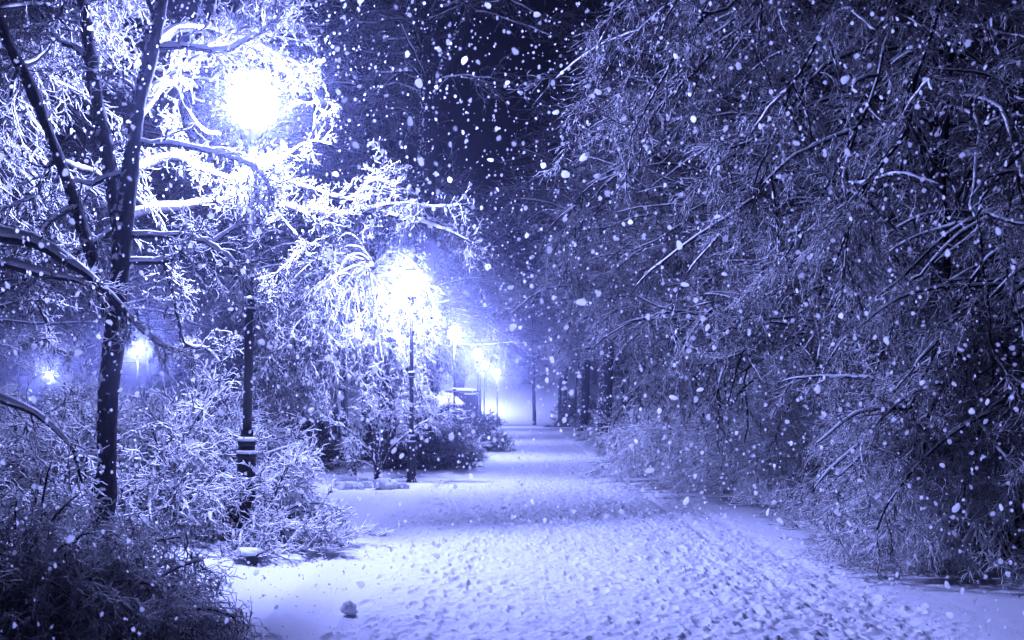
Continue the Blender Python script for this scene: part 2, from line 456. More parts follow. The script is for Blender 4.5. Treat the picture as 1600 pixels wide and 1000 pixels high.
# ------------------------------------------------------------------ lamps
def make_lamp(base, H, label, power, tilt=0.0, detail=True):
    """cast-iron park lamp: stepped base, slim pole with a ladder ring, neck, lit globe, little cap"""
    root = empty('street_lamp', base, label, 'street lamp', 'street lamps in the park')
    root.rotation_euler = (0, tilt, 0)
    b0 = [(0.0, -0.1), (0.15, -0.1), (0.15, 0.03), (0.125, 0.06), (0.115, 0.10), (0.105, 0.98), (0.118, 1.0), (0.118, 1.03), (0.1, 1.06), (0.095, 1.12), (0.105, 1.14), (0.105, 1.17), (0.075, 1.22), (0.07, 1.30), (0.0, 1.30)]
    link('base', mesh_from('lamp_base', *lathe([(r, z if z < 0.5 else z * H / 4.9) for r, z in b0]), M['iron'], False), root)
    k = H / 4.9
    pole = [(0.0, 1.29 * k), (0.052, 1.295 * k), (0.05, 3.0 * k), (0.046, 3.02 * k), (0.042, H - 0.42), (0.0, H - 0.42)]
    link('pole', mesh_from('lamp_pole', *lathe(pole, 16), M['iron']), root)
    zr = 2.62 * k
    ring = lathe([(0.0, zr), (0.085, zr), (0.085, zr + .03), (0.06, zr + .05), (0.06, zr + .09), (0.085, zr + .11), (0.085, zr + .14), (0.0, zr + .14)], 16)
    rg = link('collar', mesh_from('lamp_collar', *ring, M['iron'], False), root)
    # snow lying on every ledge of the post
    sn = [lathe([(0.04, zr + .14), (0.092, zr + .14), (0.085, zr + .165), (0.043, zr + .19)], 14),
          lathe([(0.055, zr + .032), (0.09, zr + .032), (0.082, zr + .055), (0.06, zr + .06)], 14),
          lathe([(0.09, 1.03 * k + .002), (0.124, 1.03 * k + .002), (0.115, 1.03 * k + .035), (0.09, 1.03 * k + .05)], 14),
          lathe([(0.06, 1.17 * k + .002), (0.11, 1.17 * k + .002), (0.1, 1.17 * k + .04), (0.06, 1.17 * k + .06)], 14)]
    for q in sn: link('snow_ledge', mesh_from('lamp_snow', *q, M['cover']), root)
    head = [(0.0, H - .42), (0.06, H - .42), (0.075, H - .38), (0.06, H - .34), (0.11, H - .28), (0.14, H - .235), (0.0, H - .235)]
    link('lamp_head', mesh_from('lamp_head', *lathe(head, 20), M['iron']), root)
    g = lathe([(0.0, H - .232), (0.10, H - .23)] + [(0.285 * math.sin(t), H - 0.285 * math.cos(t) + .06) for t in np.linspace(0.55, math.pi - 0.42, 16)] + [(0.0, H + .325)], 28)
    gl = link('globe', mesh_from('lamp_globe', *g, M['globe']), root)
    cap = lathe([(0.0, H + .328), (0.125, H + .322), (0.08, H + .37), (0.02, H + .41), (0.0, H + .45)], 16)
    link('finial', mesh_from('lamp_finial', *cap, M['iron']), root)
    V, Q = lump(.2, .2, .1, 7, .12); V[:, 2] += H + .375
    link('snow_cap', mesh_from('lamp_snow_cap', V, Q, M['cover']), root)
    ld = bpy.data.lights.new('bulb', 'POINT'); ld.color = LAMP; ld.energy = power; ld.shadow_soft_size = 0.30; ld.use_soft_falloff = False
    lo = bpy.data.objects.new('bulb', ld); COL.objects.link(lo); lo.parent = root; lo.location = (0, 0, H + .06)
    return root

PW = 5000.0
b1 = P(383, 868, 11.6); b1[2] = gz(b1[0], b1[1]) - 0.02
make_lamp(b1, 5.22 - b1[2], 'tallest nearest lit lamp post, rising out of the snowy shrub left of the path', PW, math.radians(1.0))
b2 = P(643, 757, 25.0)
make_lamp((b2[0], b2[1], gz(b2[0], b2[1]) - .02), 4.92, 'lit lamp post standing in front of the round glowing weeping tree', PW * 0.8)
b3 = P(710, 700, 41); 
make_lamp((b3[0], 41, gz(b3[0], 41) - .02), 5.0, 'lit lamp just right of the weeping tree, above the small snow-roofed hut', PW * 1.0)
make_lamp((-2.0, 58, gz(-2, 58)), 5.0, 'distant lit lamp, first one beyond the snow-roofed hut', PW * .6)
make_lamp((-2.1, 75, gz(-2.1, 75)), 5.0, 'distant lit lamp, second one beyond the snow-roofed hut', PW * .5)
make_lamp((-1.4, 94, gz(-1.4, 94)), 5.0, 'farthest lit lamp on the left side of the path, before the bright clearing', PW * .7)
make_lamp((-6.2, 122, gz(-6.2, 122)), 5.2, 'far lit lamp at the left edge of the bright clearing', PW * 3.2)
pa = P(215, 548, 49)
make_lamp((pa[0], 49, gz(pa[0], 49)), pa[2] - gz(pa[0], 49), 'lit lamp in the woods just right of the leaning snowy tree trunk', PW * 1.0)
pb = P(78, 588, 79)
make_lamp((pb[0], 79, gz(pb[0], 79)), pb[2] - gz(pb[0], 79), 'smallest lit lamp in the woods near the left border', PW * 1.2)

# ------------------------------------------------------------------ LEFT: the big tree by the first lamp
def near_tree():
    t = Plant()
    Y = 9.8
    tr = t.add_trunk([P(156, 905, Y), P(160, 800, Y), P(164, 740, Y), P(167, 660, Y), P(176, 560, Y), P(186, 460, Y), P(196, 360, Y), P(203, 280, Y), P(212, 200, Y), P(228, 110, Y), P(250, 10, Y), P(270, -90, Y), P(280, -200, Y)], 0.118, 0.042, 0.012)
    t.add_trunk([P(180, 520, Y), P(150, 420, Y + .2), P(118, 320, Y + .3), P(85, 230, Y + .3), P(50, 140, Y + .3), P(15, 70, Y + .3), P(-30, -40, Y + .2)], 0.07, 0.045, 0.01)
    t.add_trunk([P(190, 400, Y), P(176, 300, Y + .2), P(160, 200, Y + .3), P(145, 110, Y + .3), P(133, 20, Y + .3), P(122, -80, Y + .3), P(118, -150, Y + .3)], 0.08, 0.055, 0.008)
    A = [
        t.add_limb([P(202, 165, Y), P(240, 135, 11.2), P(285, 105, 11.5), P(330, 72, 11.7), P(380, 42, 11.9), P(430, 5, 12)], 0.0390, .014),
        t.add_limb([P(232, 90, Y), P(270, 50, 11.3), P(320, 48, 11.7), P(370, 62, 12.1), P(425, 82, 12.3), P(470, 108, 12.4), P(492, 160, 12.4)], 0.0390, .012),
        t.add_limb([P(196, 340, Y), P(260, 330, 11.5), P(330, 320, 12.0), P(400, 318, 12.3), P(450, 330, 12.5), P(520, 335, 12.7), P(590, 333, 12.9), P(660, 352, 13), P(735, 383, 13)], 0.0507, .012),
        t.add_limb([P(330, 322, 12.0), P(390, 295, 12.4), P(440, 283, 12.6), P(490, 298, 12.8), P(548, 312, 12.9), P(580, 285, 13), P(612, 268, 13)], 0.0312, .012),
        t.add_limb([P(200, 300, Y), P(250, 345, 11.3), P(255, 400, 11.5), P(270, 450, 11.7), P(278, 500, 11.8), P(290, 538, 11.9), P(325, 548, 12), P(350, 575, 12)], 0.0250, .009),
        t.add_limb([P(203, 270, Y), P(260, 250, 11.4), P(310, 262, 11.8), P(360, 278, 12.1), P(420, 258, 12.4), P(470, 225, 12.5)], 0.0312, .011),
        t.add_limb([P(215, 190, Y), P(265, 130, 11.3), P(290, 170, 11.5), P(320, 205, 11.7), P(345, 210, 11.8)], 0.0187, .009),
        t.add_limb([P(195, 350, Y), P(150, 380, 11.3), P(100, 400, 11.6), P(40, 395, 11.8), P(-40, 380, 12)], 0.0312, .012),
        t.add_limb([P(120, 325, Y), P(80, 350, 11.4), P(40, 420, 11.6), P(60, 480, 11.8), P(90, 540, 12)], 0.0273, .01),
        t.add_limb([P(420, 322, 12.4), P(470, 380, 12.4), P(440, 420, 12.3), P(415, 450, 12.3)], 0.0172, .009),
        t.add_limb([P(490, 333, 12.6), P(495, 375, 12.6), P(460, 400, 12.5), P(425, 440, 12.5)], 0.0156, .008),
        t.add_limb([P(560, 334, 12.8), P(610, 320, 12.9), P(670, 325, 13), P(720, 320, 13)], 0.0156, .009),
    ]
    # random limbs filling the crown at the upper left
    src = np.concatenate([p for p, r in t.trunk])
    pos, tan, idx, tt = sample_on(src, 60, 0.45, 1.0)
    d = rng.normal(0, 1, (60, 3)); d[:, 1] = np.abs(d[:, 1]) * 0.9 + .25; d[:, 2] = np.abs(d[:, 2]) * 0.5 + 0.1
    W = walk(pos, d, rng.uniform(0.9, 2.0, 60), KL - 1, 0.12, 0.035)
    keep = np.linalg.norm(W - (b1 * (1, 1, 0) + np.array([0, 0, 5.2])), axis=2).min(1) > 1.55
    t.add_limbs(W[keep], 0.026, 0.009)
    L = t.all_limbs()
    t.foliage(L[12:], 520, 0.70, 0.03, 5200, 0.30, 0.015, 6000, 0.10, rb=.011, rt=.0078, t0=.1, wander=.26)
    t.foliage(L[:12], 400, 0.44, 0.015, 3600, 0.22, 0.005, 7500, 0.09, rb=.012, rt=.0082, t0=.18, wander=.3, up=.12)
    t.build('snowy_tree', P(156, 905, Y), 'big snow-laden tree with dark leaning trunk, its branches reaching round the nearest lamp', 'tree', bark='barkshade', capk=.75, capadd=.014)
near_tree()

def edge_tree():
    """tree standing outside the left border; its shaded limbs arch into the picture"""
    t = Plant()
    base = np.array([-6.6, 8.8, 0.2])
    t.add_trunk([base, base + (0.05, 0, 1.5), base + (0.15, 0.1, 3.0), base + (0.1, .1, 4.8), base + (0, .2, 7)], .15, .09)
    a = t.add_limb([base + (0.1, .0, 2.6), P(-60, 365, 8.9), P(0, 372, 9), P(60, 382, 9), P(120, 420, 9), P(180, 468, 9), P(215, 508, 9), P(262, 545, 9)], .055, .012, .012)
    b = t.add_limb([base + (0.1, .0, 2.4), P(-60, 410, 8.8), P(0, 414, 8.8), P(60, 428, 8.9), P(110, 437, 9), P(155, 452, 9)], .045, .012, .012)
    c = t.add_limb([base + (0.1, .0, 1.6), P(-50, 600, 8.6), P(0, 625, 8.5), P(60, 650, 8.5), P(110, 700, 8.5), P(130, 760, 8.4)], .035, .01, .012)
    for k in range(10):
        s = base + (0.1, .1, 3.2 + .38 * k)
        e = P(rng.uniform(-20, 150), rng.uniform(-60, 330), rng.uniform(11.6, 13))
        t.add_limb([s, s * .5 + e * .5 + (0, 0, .5), e], .04, .01)
    L = t.all_limbs()
    t.foliage(L[:3], 40, .3, .04, 300, .2, .03, 700, .09, rb=.009, rt=.007, t0=.3)
    t.foliage(L[3:], 330, .6, .05, 3200, .28, .02, 2400, .1, rb=.0095, rt=.0075, t0=.3)
    t.build('snowy_tree', base, 'tree at the left border whose thick shaded limbs arch down in front of the trunk', 'tree', bark='barkdark', capk=.9, capadd=.012)
edge_tree()

# ------------------------------------------------------------------ the weeping tree around the second lamp
def weeping_tree():
    t = Plant()
    Y = 27.8
    tr = t.add_trunk([P(551, 745, Y), P(546, 712, Y), P(538, 668, Y), P(533, 615, Y), P(540, 560, Y), P(555, 500, Y), P(572, 450, Y), P(585, 415, Y)], .13, .06, .006)
    n = 330
    pos, tan, idx, tt = sample_on(tr[None], n, 0.62, 1.0)
    ang = rng.uniform(0, 2 * np.pi, n)
    d = np.stack([np.cos(ang) * .95 - .16, np.sin(ang) * .9, rng.uniform(.1, 1.25, n)], -1)
    W = walk(pos, d, rng.uniform(1.8, 4.9, n), KL - 1, .09, rng.uniform(.13, .25, n), 0.5)
    W = W[clear_of_lamps(W)]; W = W[(W[..., 0].max(1) < -1.9) & (W[..., 2].min(1) > 1.25)]; t.add_limbs(W, .024, .007)
    t.foliage(W, 1900, .62, .07, 15000, .36, .04, 12000, .16, rb=.013, rt=.0105, t0=.2, wander=.22, floor=.15)
    t.build('weeping_tree', P(551, 745, Y), 'round weeping tree thick with glowing snow, right behind the second lamp post', 'tree', bark='barkpale', capk=.7, capadd=.014)
weeping_tree()

def multi_stem():
    t = Plant(); Y = 25.6; base = P(590, 748, Y)
    for e, r in (((560, 690), .03), ((535, 665), .025), ((578, 650), .035), ((592, 640), .04), ((610, 650), .04), ((640, 640), .035), ((672, 655), .025), ((555, 720), .02), ((625, 610), .03)):
        q = P(e[0], e[1], Y + rng.uniform(-.5, .5)); mid = base * .5 + q * .5 + (-(q[0] - base[0]) * .2, 0, .1)
        t.add_limb([base + rng.normal(0, .05, 3) * (1, 1, 0), mid, q, q + (q - mid) * .5 - (0, 0, .2)], r, .01)
    L = t.all_limbs()
    t.foliage(L, 160, .6, .09, 1500, .3, .05, 600, .12, rb=.011, rt=.010, t0=.35, floor=.2)
    t.build('shrub', base, 'many-stemmed open shrub under the weeping tree, left of the second lamp post', 'shrub')
multi_stem()

# ------------------------------------------------------------------ shrubs
def shrub(base, rx, h, label, nstem=90, nb=900, nt=8000, ns=3000, twig='twig', bark='bark', rt=.0085, Lb=.55, Lt=.3, lean=(0, 0), grav=.085, dens_t0=.2, cap=True, name='shrub', rb=None, spread=.9, group=None, capadd=.01, fg=.05, wand=.18):
    t = Plant(); base = np.asarray(base, float)
    a = rng.uniform(0, 2 * np.pi, nstem); rr = np.sqrt(rng.random(nstem))
    pos = base + np.stack([np.cos(a) * rr * rx * .28, np.sin(a) * rr * rx * .28, np.zeros(nstem)], -1)
    d = np.stack([np.cos(a) * rr * spread + lean[0], np.sin(a) * rr * spread + lean[1], np.full(nstem, 1.0)], -1)
    L = rng.uniform(.7, 1.1, nstem) * math.hypot(h, rx) * .86
    W = walk(pos, d, L, KL - 1, .05, rng.uniform(.6, 1.3, nstem) * grav * (0.35 + rr), base[2] + .03)
    t.add_limbs(W, .016, .006)
    t.foliage(W, nb, Lb, fg, nt, Lt, fg * .7, ns, .11, rb=rb or rt * 1.2, rt=rt, t0=dens_t0, wander=wand, floor=base[2] + .02)
    return t.build(name, base, label, 'shrub', group, bark=bark, twig=twig, cap=cap, capadd=capadd)

def at(px, Y): x = (px - 800) / F * Y; return (x, Y, gz(x, Y) - .02)

shrub(at(255, 12.6), 1.3, 1.55, 'wide snow-covered shrub between the leaning trunk and the nearest lamp post', 130, 1300, 12000, 9000, rt=.0085, twig='twigwhite')
shrub(at(60, 12.5), 1.2, 1.45, 'snow-covered shrub at the left border behind the dark bush', 110, 1100, 9000, 7000, rt=.0085, twig='twigwhite')
shrub(at(395, 11.9), .5, 1.35, 'brightly lit shrub drooping with snow over the nearest lamp post base', 44, 420, 3800, 3600, rt=.0085, lean=(.08, -.1), grav=.12, twig='twigwhite', Lb=.4, Lt=.24)
shrub(at(5, 6.4), .85, 1.0, 'dark dense bush in the bottom left corner', 150, 2000, 16000, 14000, twig='twigdark', rt=.004, Lb=.4, Lt=.22, cap=True, capadd=.004, fg=.16, grav=.15, wand=.3)
shrub(at(165, 6.5), .6, .78, 'low dark bush in front of the snowy shrub, right of the corner bush', 120, 1600, 13000, 11000, twig='twigdark', rt=.004, Lb=.36, Lt=.2, cap=True, capadd=.004, fg=.16, grav=.15, wand=.3)

# ------------------------------------------------------------------ RIGHT: arching trees and thickets
def right_tree(base, label, trunk, targets, nb, nt, ns, rt=.0085, Lb=.8, Lt=.36, droop=.05, name='arching_tree', r0=.16):
    t = Plant(); base = np.asarray(base, float)
    tr = t.add_trunk([base + np.array(p) for p in trunk], r0, r0 * .45, .01)
    for (px, py, Yt, s) in targets:
        e = P(px, py, Yt); i = int(s * (KL - 1)); st = tr[i]
        v = e - st; L = np.linalg.norm(v)
        mid1 = st + v * .35 + np.array([0, 0, .16 * L]) + rng.normal(0, .04, 3) * L
        mid2 = st + v * .72 + np.array([0, 0, .14 * L]) + rng.normal(0, .03, 3) * L
        t.add_limb([st, mid1, mid2, e, e + np.array([v[0] * .06, v[1] * .06, -.09 * L])], .034, .008, .06)
    W = t.all_limbs()
    # second-order limbs
    pos, tan, idx, tt = sample_on(W, len(targets) * 5, .25, .95)
    d = splay(tan, rng.uniform(.4, 1.0, len(pos))); S = walk(pos, d, rng.uniform(.8, 1.9, len(pos)), KL - 1, .08, droop * .6)
    S = S[S[:, -1, 2] > .5]; t.add_limbs(S, .02, .008)
    t.foliage(W, int(nb * 1.3), Lb, droop, int(nt * 2.0), Lt, droop * 1.1, int(ns * 2.6), .14, rt=rt * .6, rb=rt * .85, t0=.25, wander=.2, fork=.85, clump=.55)
    t.foliage(S, int(nb * 1.3), Lb, droop, int(nt * 2.0), Lt, droop * 1.1, int(ns * 2.6), .14, rt=rt * .6, rb=rt * .85, t0=.1, wander=.2, fork=.85, clump=.55)
    return t.build(name, base, label, 'tree', bark='barkdark', twig='twigright', capk=.6, capadd=.006)

def rnd_targets(n, x0, x1, y0, y1, Y0, Y1, s0=.45, s1=.95):
    return [(rng.uniform(x0, x1), rng.uniform(y0, y1), rng.uniform(Y0, Y1), rng.uniform(s0, s1)) for _ in range(n)]

# A: nearest, overhanging the top of the frame
right_tree((6.0, 13.8, .2), 'tall dark-trunked tree at the upper right, snowy branches hanging from the top border',
           [(0, 0, 0), (.05, 0, 2.2), (-.1, 0, 4.2), (.05, .1, 6.4), (0, .1, 8.6)],
           [(985, 60, 13.5, .9), (1035, 150, 13, .85), (1090, 110, 12.5, .85), (985, 0, 12.5, .95), (1150, 230, 12, .7), (1330, 250, 10, .8), (1420, 150, 9.6, .9), (1520, 320, 10, .7), (1240, 130, 11.5, .85), (1050, -40, 12, .95), (1200, -60, 12, .98), (1590, 260, 9.8, .7)]
           + rnd_targets(16, 1050, 1750, -120, 330, 11, 16.5), 420, 3600, 2200, rt=.0075, droop=.075)
# B: middle, reaching out to (870,400)
right_tree((7.9, 20.0, .2), 'broad snowy tree at mid right whose lowest branch tip reaches out over the path',
           [(0, 0, 0), (-.1, 0, 1.6), (.1, 0, 3.4), (0, .1, 5.0), (.1, .1, 8)],
           [(915, 300, 20, .75), (905, 375, 20.5, .7), (930, 420, 20.5, .6), (990, 260, 19, .8), (1030, 380, 19, .6), (1080, 330, 17.5, .6), (1020, 230, 19, .85), (1150, 400, 17, .5), (1040, 500, 20, .5)]
           + rnd_targets(20, 1040, 1500, 190, 460, 17, 23), 520, 4600, 2600, rt=.0095, droop=.06)
# C: dense arching thicket trees forming the right wall
right_tree((6.9, 16.0, .2), 'leaning tree buried in dense snowy twigs at the middle of the right side',
           [(0, 0, 0), (-.2, 0, 1.2), (-.3, 0, 2.6), (-.2, .1, 4.2), (0, .1, 6.5)],
           [(1075, 490, 18, .6), (1050, 550, 19, .5), (1120, 420, 16.5, .65), (1200, 470, 15, .55), (1330, 560, 13.5, .4), (1400, 470, 13.5, .55), (1500, 560, 13, .45), (1250, 520, 14.5, .45), (1120, 540, 17, .45)]
           + rnd_targets(14, 1050, 1600, 380, 640, 13.5, 18, .35, .8), 520, 4800, 2600, rt=.009, droop=.06)
right_tree((7.2, 11.0, .2), 'tree at the right border with long bowed snowy limbs low above the verge',
           [(0, 0, 0), (-.1, 0, 1.4), (0, .1, 3.0), (.1, .1, 5.2), (.1, .1, 7.2)],
           [(1400, 640, 10.7, .4), (1480, 560, 10.5, .5), (1545, 300, 9.6, .75), (1440, 420, 10.5, .6), (1560, 480, 10, .55), (1430, 690, 10.8, .35), (1500, 640, 10.2, .4), (1580, 620, 9.6, .4)]
           + rnd_targets(10, 1400, 1700, 350, 780, 9.6, 12, .3, .7), 330, 3300, 2200, rt=.0072, droop=.07, Lb=.65, Lt=.3)

shrub((5.7, 24.8, gz(5.7, 24.8)), 1.9, 3.4, 'tall pale thicket on the right edge of the path opposite the second lamp', 130, 1900, 17000, 9000, rt=.0095, Lb=.8, Lt=.4, grav=.10, lean=(-.12, 0), capadd=.012, twig='twigwhite', fg=.13)
shrub((6.2, 20.6, gz(6.2, 20.6)), 1.9, 3.0, 'snowy thicket at the right verge beneath the outreaching branch', 120, 1700, 15000, 8000, rt=.0074, Lb=.75, Lt=.38, grav=.10, lean=(-.12, 0), capadd=.012, twig='twigwhite', fg=.13)
shrub((6.3, 16.8, gz(6.3, 16.8)), 1.7, 2.5, 'snowy thicket at the right verge with dark gaps showing at its foot', 120, 1700, 15000, 8000, rt=.0068, Lb=.7, Lt=.34, grav=.10, lean=(-.1, 0), capadd=.012, twig='twigwhite', fg=.13)
shrub((6.0, 13.3, gz(6.0, 13.3)), 1.4, 2.1, 'rounded snowy bush at the right verge, left of the fan of drooping twigs', 100, 1500, 13000, 8000, rt=.0062, Lb=.6, Lt=.32, grav=.10, lean=(-.1, 0), capadd=.012, twig='twigfan', fg=.13)
shrub((5.35, 10.9, gz(5.35, 10.9)), 1.2, 1.7, 'fan-shaped bush of drooping snowy twigs at the lower right', 95, 1300, 12000, 8000, rt=.0056, Lb=.55, Lt=.28, grav=.12, lean=(-.18, -.05), capadd=.012, twig='twigwhite', fg=.13)
shrub((7.2, 9.6, gz(7.2, 9.6)), 1.2, 1.7, 'shaded bush at the right border behind the drooping fan', 80, 800, 6500, 3000, rt=.0075, Lb=.5, Lt=.28, grav=.10, capadd=.01, twig='twigfan', fg=.13)
shrub((5.6, 38, gz(5.6, 38)), 1.6, 1.9, 'dim low bush on the far right side of the path', 80, 700, 5000, 0, rt=.013, Lb=.7, Lt=.4, grav=.09, twig='twigfar')
shrub((6.2, 56, gz(6.2, 56)), 1.7, 2.2, 'farther dim bush on the right edge of the path, beyond the low one', 80, 700, 5000, 0, rt=.016, Lb=.7, Lt=.4, grav=.09, twig='twigfar')
shrub((6.6, 84, gz(6.6, 84)), 2.2, 3.0, 'dark far bush at the right corner of the bright clearing', 80, 700, 5000, 0, rt=.02, Lb=.8, Lt=.5, grav=.09, twig='hedge', cap=False)
shrub((6.1, 32, gz(6.1, 32)), 1.8, 2.6, 'dim rounded bush behind the tall pale thicket', 80, 800, 6000, 0, rt=.013, Lb=.8, Lt=.4, grav=.09, twig='twigfar')

# ------------------------------------------------------------------ hedge bushes and hut beyond the weeping tree
shrub((-2.75, 33, gz(-2.75, 33)), 1.0, 1.35, 'dark low hedge bush just right of the second lamp post', 110, 1100, 7500, 0, twig='hedge', rt=.011, Lb=.45, Lt=.26, cap=False)
shrub((-2.6, 38.5, gz(-2.6, 38.5)), 1.0, 1.5, 'dusky bush below the snow-roofed hut', 90, 900, 6500, 0, twig='twigfar', rt=.013, Lb=.5, Lt=.3, cap=False)
shrub((-2.0, 47.0, gz(-2.0, 47)), 1.0, 1.9, 'round black evergreen bush right of the snow-roofed hut', 120, 1200, 8000, 0, twig='hedge', rt=.015, Lb=.5, Lt=.3, cap=False)
shrub((-6.6, 31.5, gz(-6.6, 31.5)), 1.6, 1.6, 'shadowy hedge behind the weeping tree trunk', 110, 1100, 8000, 0, twig='hedge', rt=.011, Lb=.55, Lt=.3, cap=False)
shrub((-8.0, 26.5, gz(-8, 26.5)), 1.8, 2.2, 'shadowy bush in the gap right of the nearest lamp post', 110, 1100, 8000, 0, twig='twigbare', rt=.011, Lb=.6, Lt=.32, cap=False)
shrub((-10.4, 24.5, gz(-10.4, 24.5)), 1.8, 2.2, 'pale bush behind the leaning trunk and the wide snowy shrub', 100, 1000, 7000, 0, twig='twigfar', rt=.011, Lb=.6, Lt=.32, cap=False)

def hut():
    x, y = -3.55, 44.0; z = gz(x, y)
    root = empty('hut', (x, y, z), 'small dark hut with a thick white snow roof beside the far path', 'hut')
    link('wall', mesh_from('hut_wall', *join([box(-1.1, 1.1, -.9, .9, -.1, 2.0)] + [box(-1.13 + .16 * i, -1.0 + .16 * i, -.93, -.903, -.1, 1.98) for i in range(14)]), M['wood'], False), root)
    link('door', mesh_from('hut_door', *join([box(.1, .8, -.96, -.933, 0, 1.8), box(.06, .098, -.98, -.933, 0, 1.85), box(.802, .84, -.98, -.933, 0, 1.85)]), M['iron'], False), root)
    V = np.array([(-1.4, -1.2, 2.02), (1.4, -1.2, 2.02), (1.4, 1.2, 2.02), (-1.4, 1.2, 2.02), (-1.4, -1.2, 2.1), (1.4, -1.2, 2.1), (1.4, 1.2, 2.1), (-1.4, 1.2, 2.1), (-.7, 0, 2.5), (.7, 0, 2.5)])
    Q = [(0, 3, 2, 1), (0, 1, 5, 4), (2, 3, 7, 6), (1, 2, 6, 5), (3, 0, 4, 7), (4, 5, 9, 8), (6, 7, 8, 9), (5, 6, 9, 9), (7, 4, 8, 8)]
    me = bpy.data.meshes.new('hut_roof'); me.from_pydata([tuple(v) for v in V], [], [tuple(dict.fromkeys(q)) for q in Q]); me.materials.append(M['wood'])
    rf = link('roof', me, root)
    u = np.linspace(-1, 1, 30); X, Yg = np.meshgrid(u * 1.46, u * 1.26)
    fall = np.minimum(np.abs(Yg) / 1.2, 1); fx = np.clip((np.abs(X) - .7) / .7, 0, 1)
    Z = 2.5 - .4 * np.maximum(fall, fx) + .2 - .12 * np.maximum(np.abs(X) / 1.46, np.abs(Yg) / 1.26) ** 6 + .05 * vnoise(X * 2, Yg * 2, 71)
    g = grid_mesh('roof_snow', X, Yg, Z, M['cover']); sn = link('snow_cover', g, rf)
    md = sn.modifiers.new('thickness', 'SOLIDIFY'); md.thickness = .17; md.offset = -1
    x, y = -3.1, 62.0; z = gz(x, y)
    root = empty('shelter', (x, y, z), 'slim dark shelter with a snow-topped flat roof behind the hut', 'shelter')
    for sx in (-.9, .9):
        for sy in (-.6, .6): link('post', mesh_from('shelter_post', *box(sx - .06, sx + .06, sy - .06, sy + .06, -.1, 2.9), M['wood'], False), root)
    link('back_panel', mesh_from('shelter_panel', *box(-.835, .835, .57, .63, .2, 2.8), M['wood'], False), root)
    r = link('roof', mesh_from('shelter_roof', *box(-1.1, 1.1, -.8, .8, 2.905, 3.0), M['wood'], False), root)
    V, Q = lump(1.1, .8, .16, 5, .1); V[:, 2] += 3.06
    link('snow_cover', mesh_from('shelter_snow', V, Q, M['cover']), r)
hut()

# small things on the snow
V, Q = lump(.075, .06, .06, 3, .45)
o = link('snow_lump', mesh_from('snow_lump', V, Q, M['clod'])); p = P(546, 953, 8.35); o.location = (p[0], p[1], gz(p[0], p[1]) + .02); o.rotation_euler = (.1, .3, .5)
tag(o, 'rounded lump of snow lying alone on the smooth front left of the path', 'snow lump')
def stump():
    x, y = (396 - 800) / F * 10.6, 10.6; z = gz(x, y)
    root = empty('utility_box', (x, y, z - .03), 'small black box half buried in snow at the nearest lamp post foot', 'utility box')
    link('body', mesh_from('box_body', *box(-.06, .07, -.07, .07, -.1, .13), M['iron'], False), root)
    V, Q = lump(.15, .11, .05, 9, .25); V[:, 2] += .155; V[:, 0] -= .05
    link('snow_cover', mesh_from('box_snow', V, Q, M['cover']), root)
stump()
clods = [(540, 772, .16), (552, 770, .13), (575, 774, .14), (600, 768, .22), (612, 771, .15), (530, 776, .12), (562, 776, .12), (630, 774, .12), (592, 776, .11)]
cm = [mesh_from('clod', *lump(1, .8, .75, 40 + i, .5), M['clod']) for i in range(3)]
for i, (px, py, s) in enumerate(clods):
    Yc = 22.6 + .2 * (i % 3); x = (px - 800) / F * Yc
    o = link('snow_clod', cm[i % 3]); o.location = (x, Yc, gz(x, Yc) + s * .3); o.scale = (s, s, s * 1.1); o.rotation_euler = (0, 0, i * 1.3)
    tag(o, 'rough clod in the row of snow clods kicked up before the weeping tree', 'snow clod', 'snow clods in a row at the side path')

def crumbs():
    r = np.random.default_rng(9); P_ = []
    V0, Q0 = lump(1, .8, .7, 21, .5, 7, 5)
    n = 1100; y = 6.5 + 28 * r.random(n) ** 1.6
    l, rr_ = path_edges(y); side = r.random(n) < .5
    x = np.where(side, l + r.normal(.1, .45, n), rr_ + r.normal(-.1, .5, n))
    z = height(x, y) + .0; s_ = .005 + .011 * r.random(n) ** 3
    a = r.uniform(0, 6.28, n); c_, n_ = np.cos(a)[:, None], np.sin(a)[:, None]
    V = np.stack([(V0[None, :, 0] * c_ - V0[None, :, 1] * n_), (V0[None, :, 0] * n_ + V0[None, :, 1] * c_), np.broadcast_to(V0[None, :, 2], (n, len(V0)))], -1) * s_[:, None, None] + np.stack([x, y, z], -1)[:, None]
    Q = (Q0[None] + (np.arange(n) * len(V0))[:, None, None]).reshape(-1, 4)
    o = link('snow_crumbs', mesh_from('snow_crumbs', V.reshape(-1, 3), Q, M['clod']))
    tag(o, 'crumbs of snow scattered along both edges of the path', 'snow crumbs', kind='stuff')
crumbs()

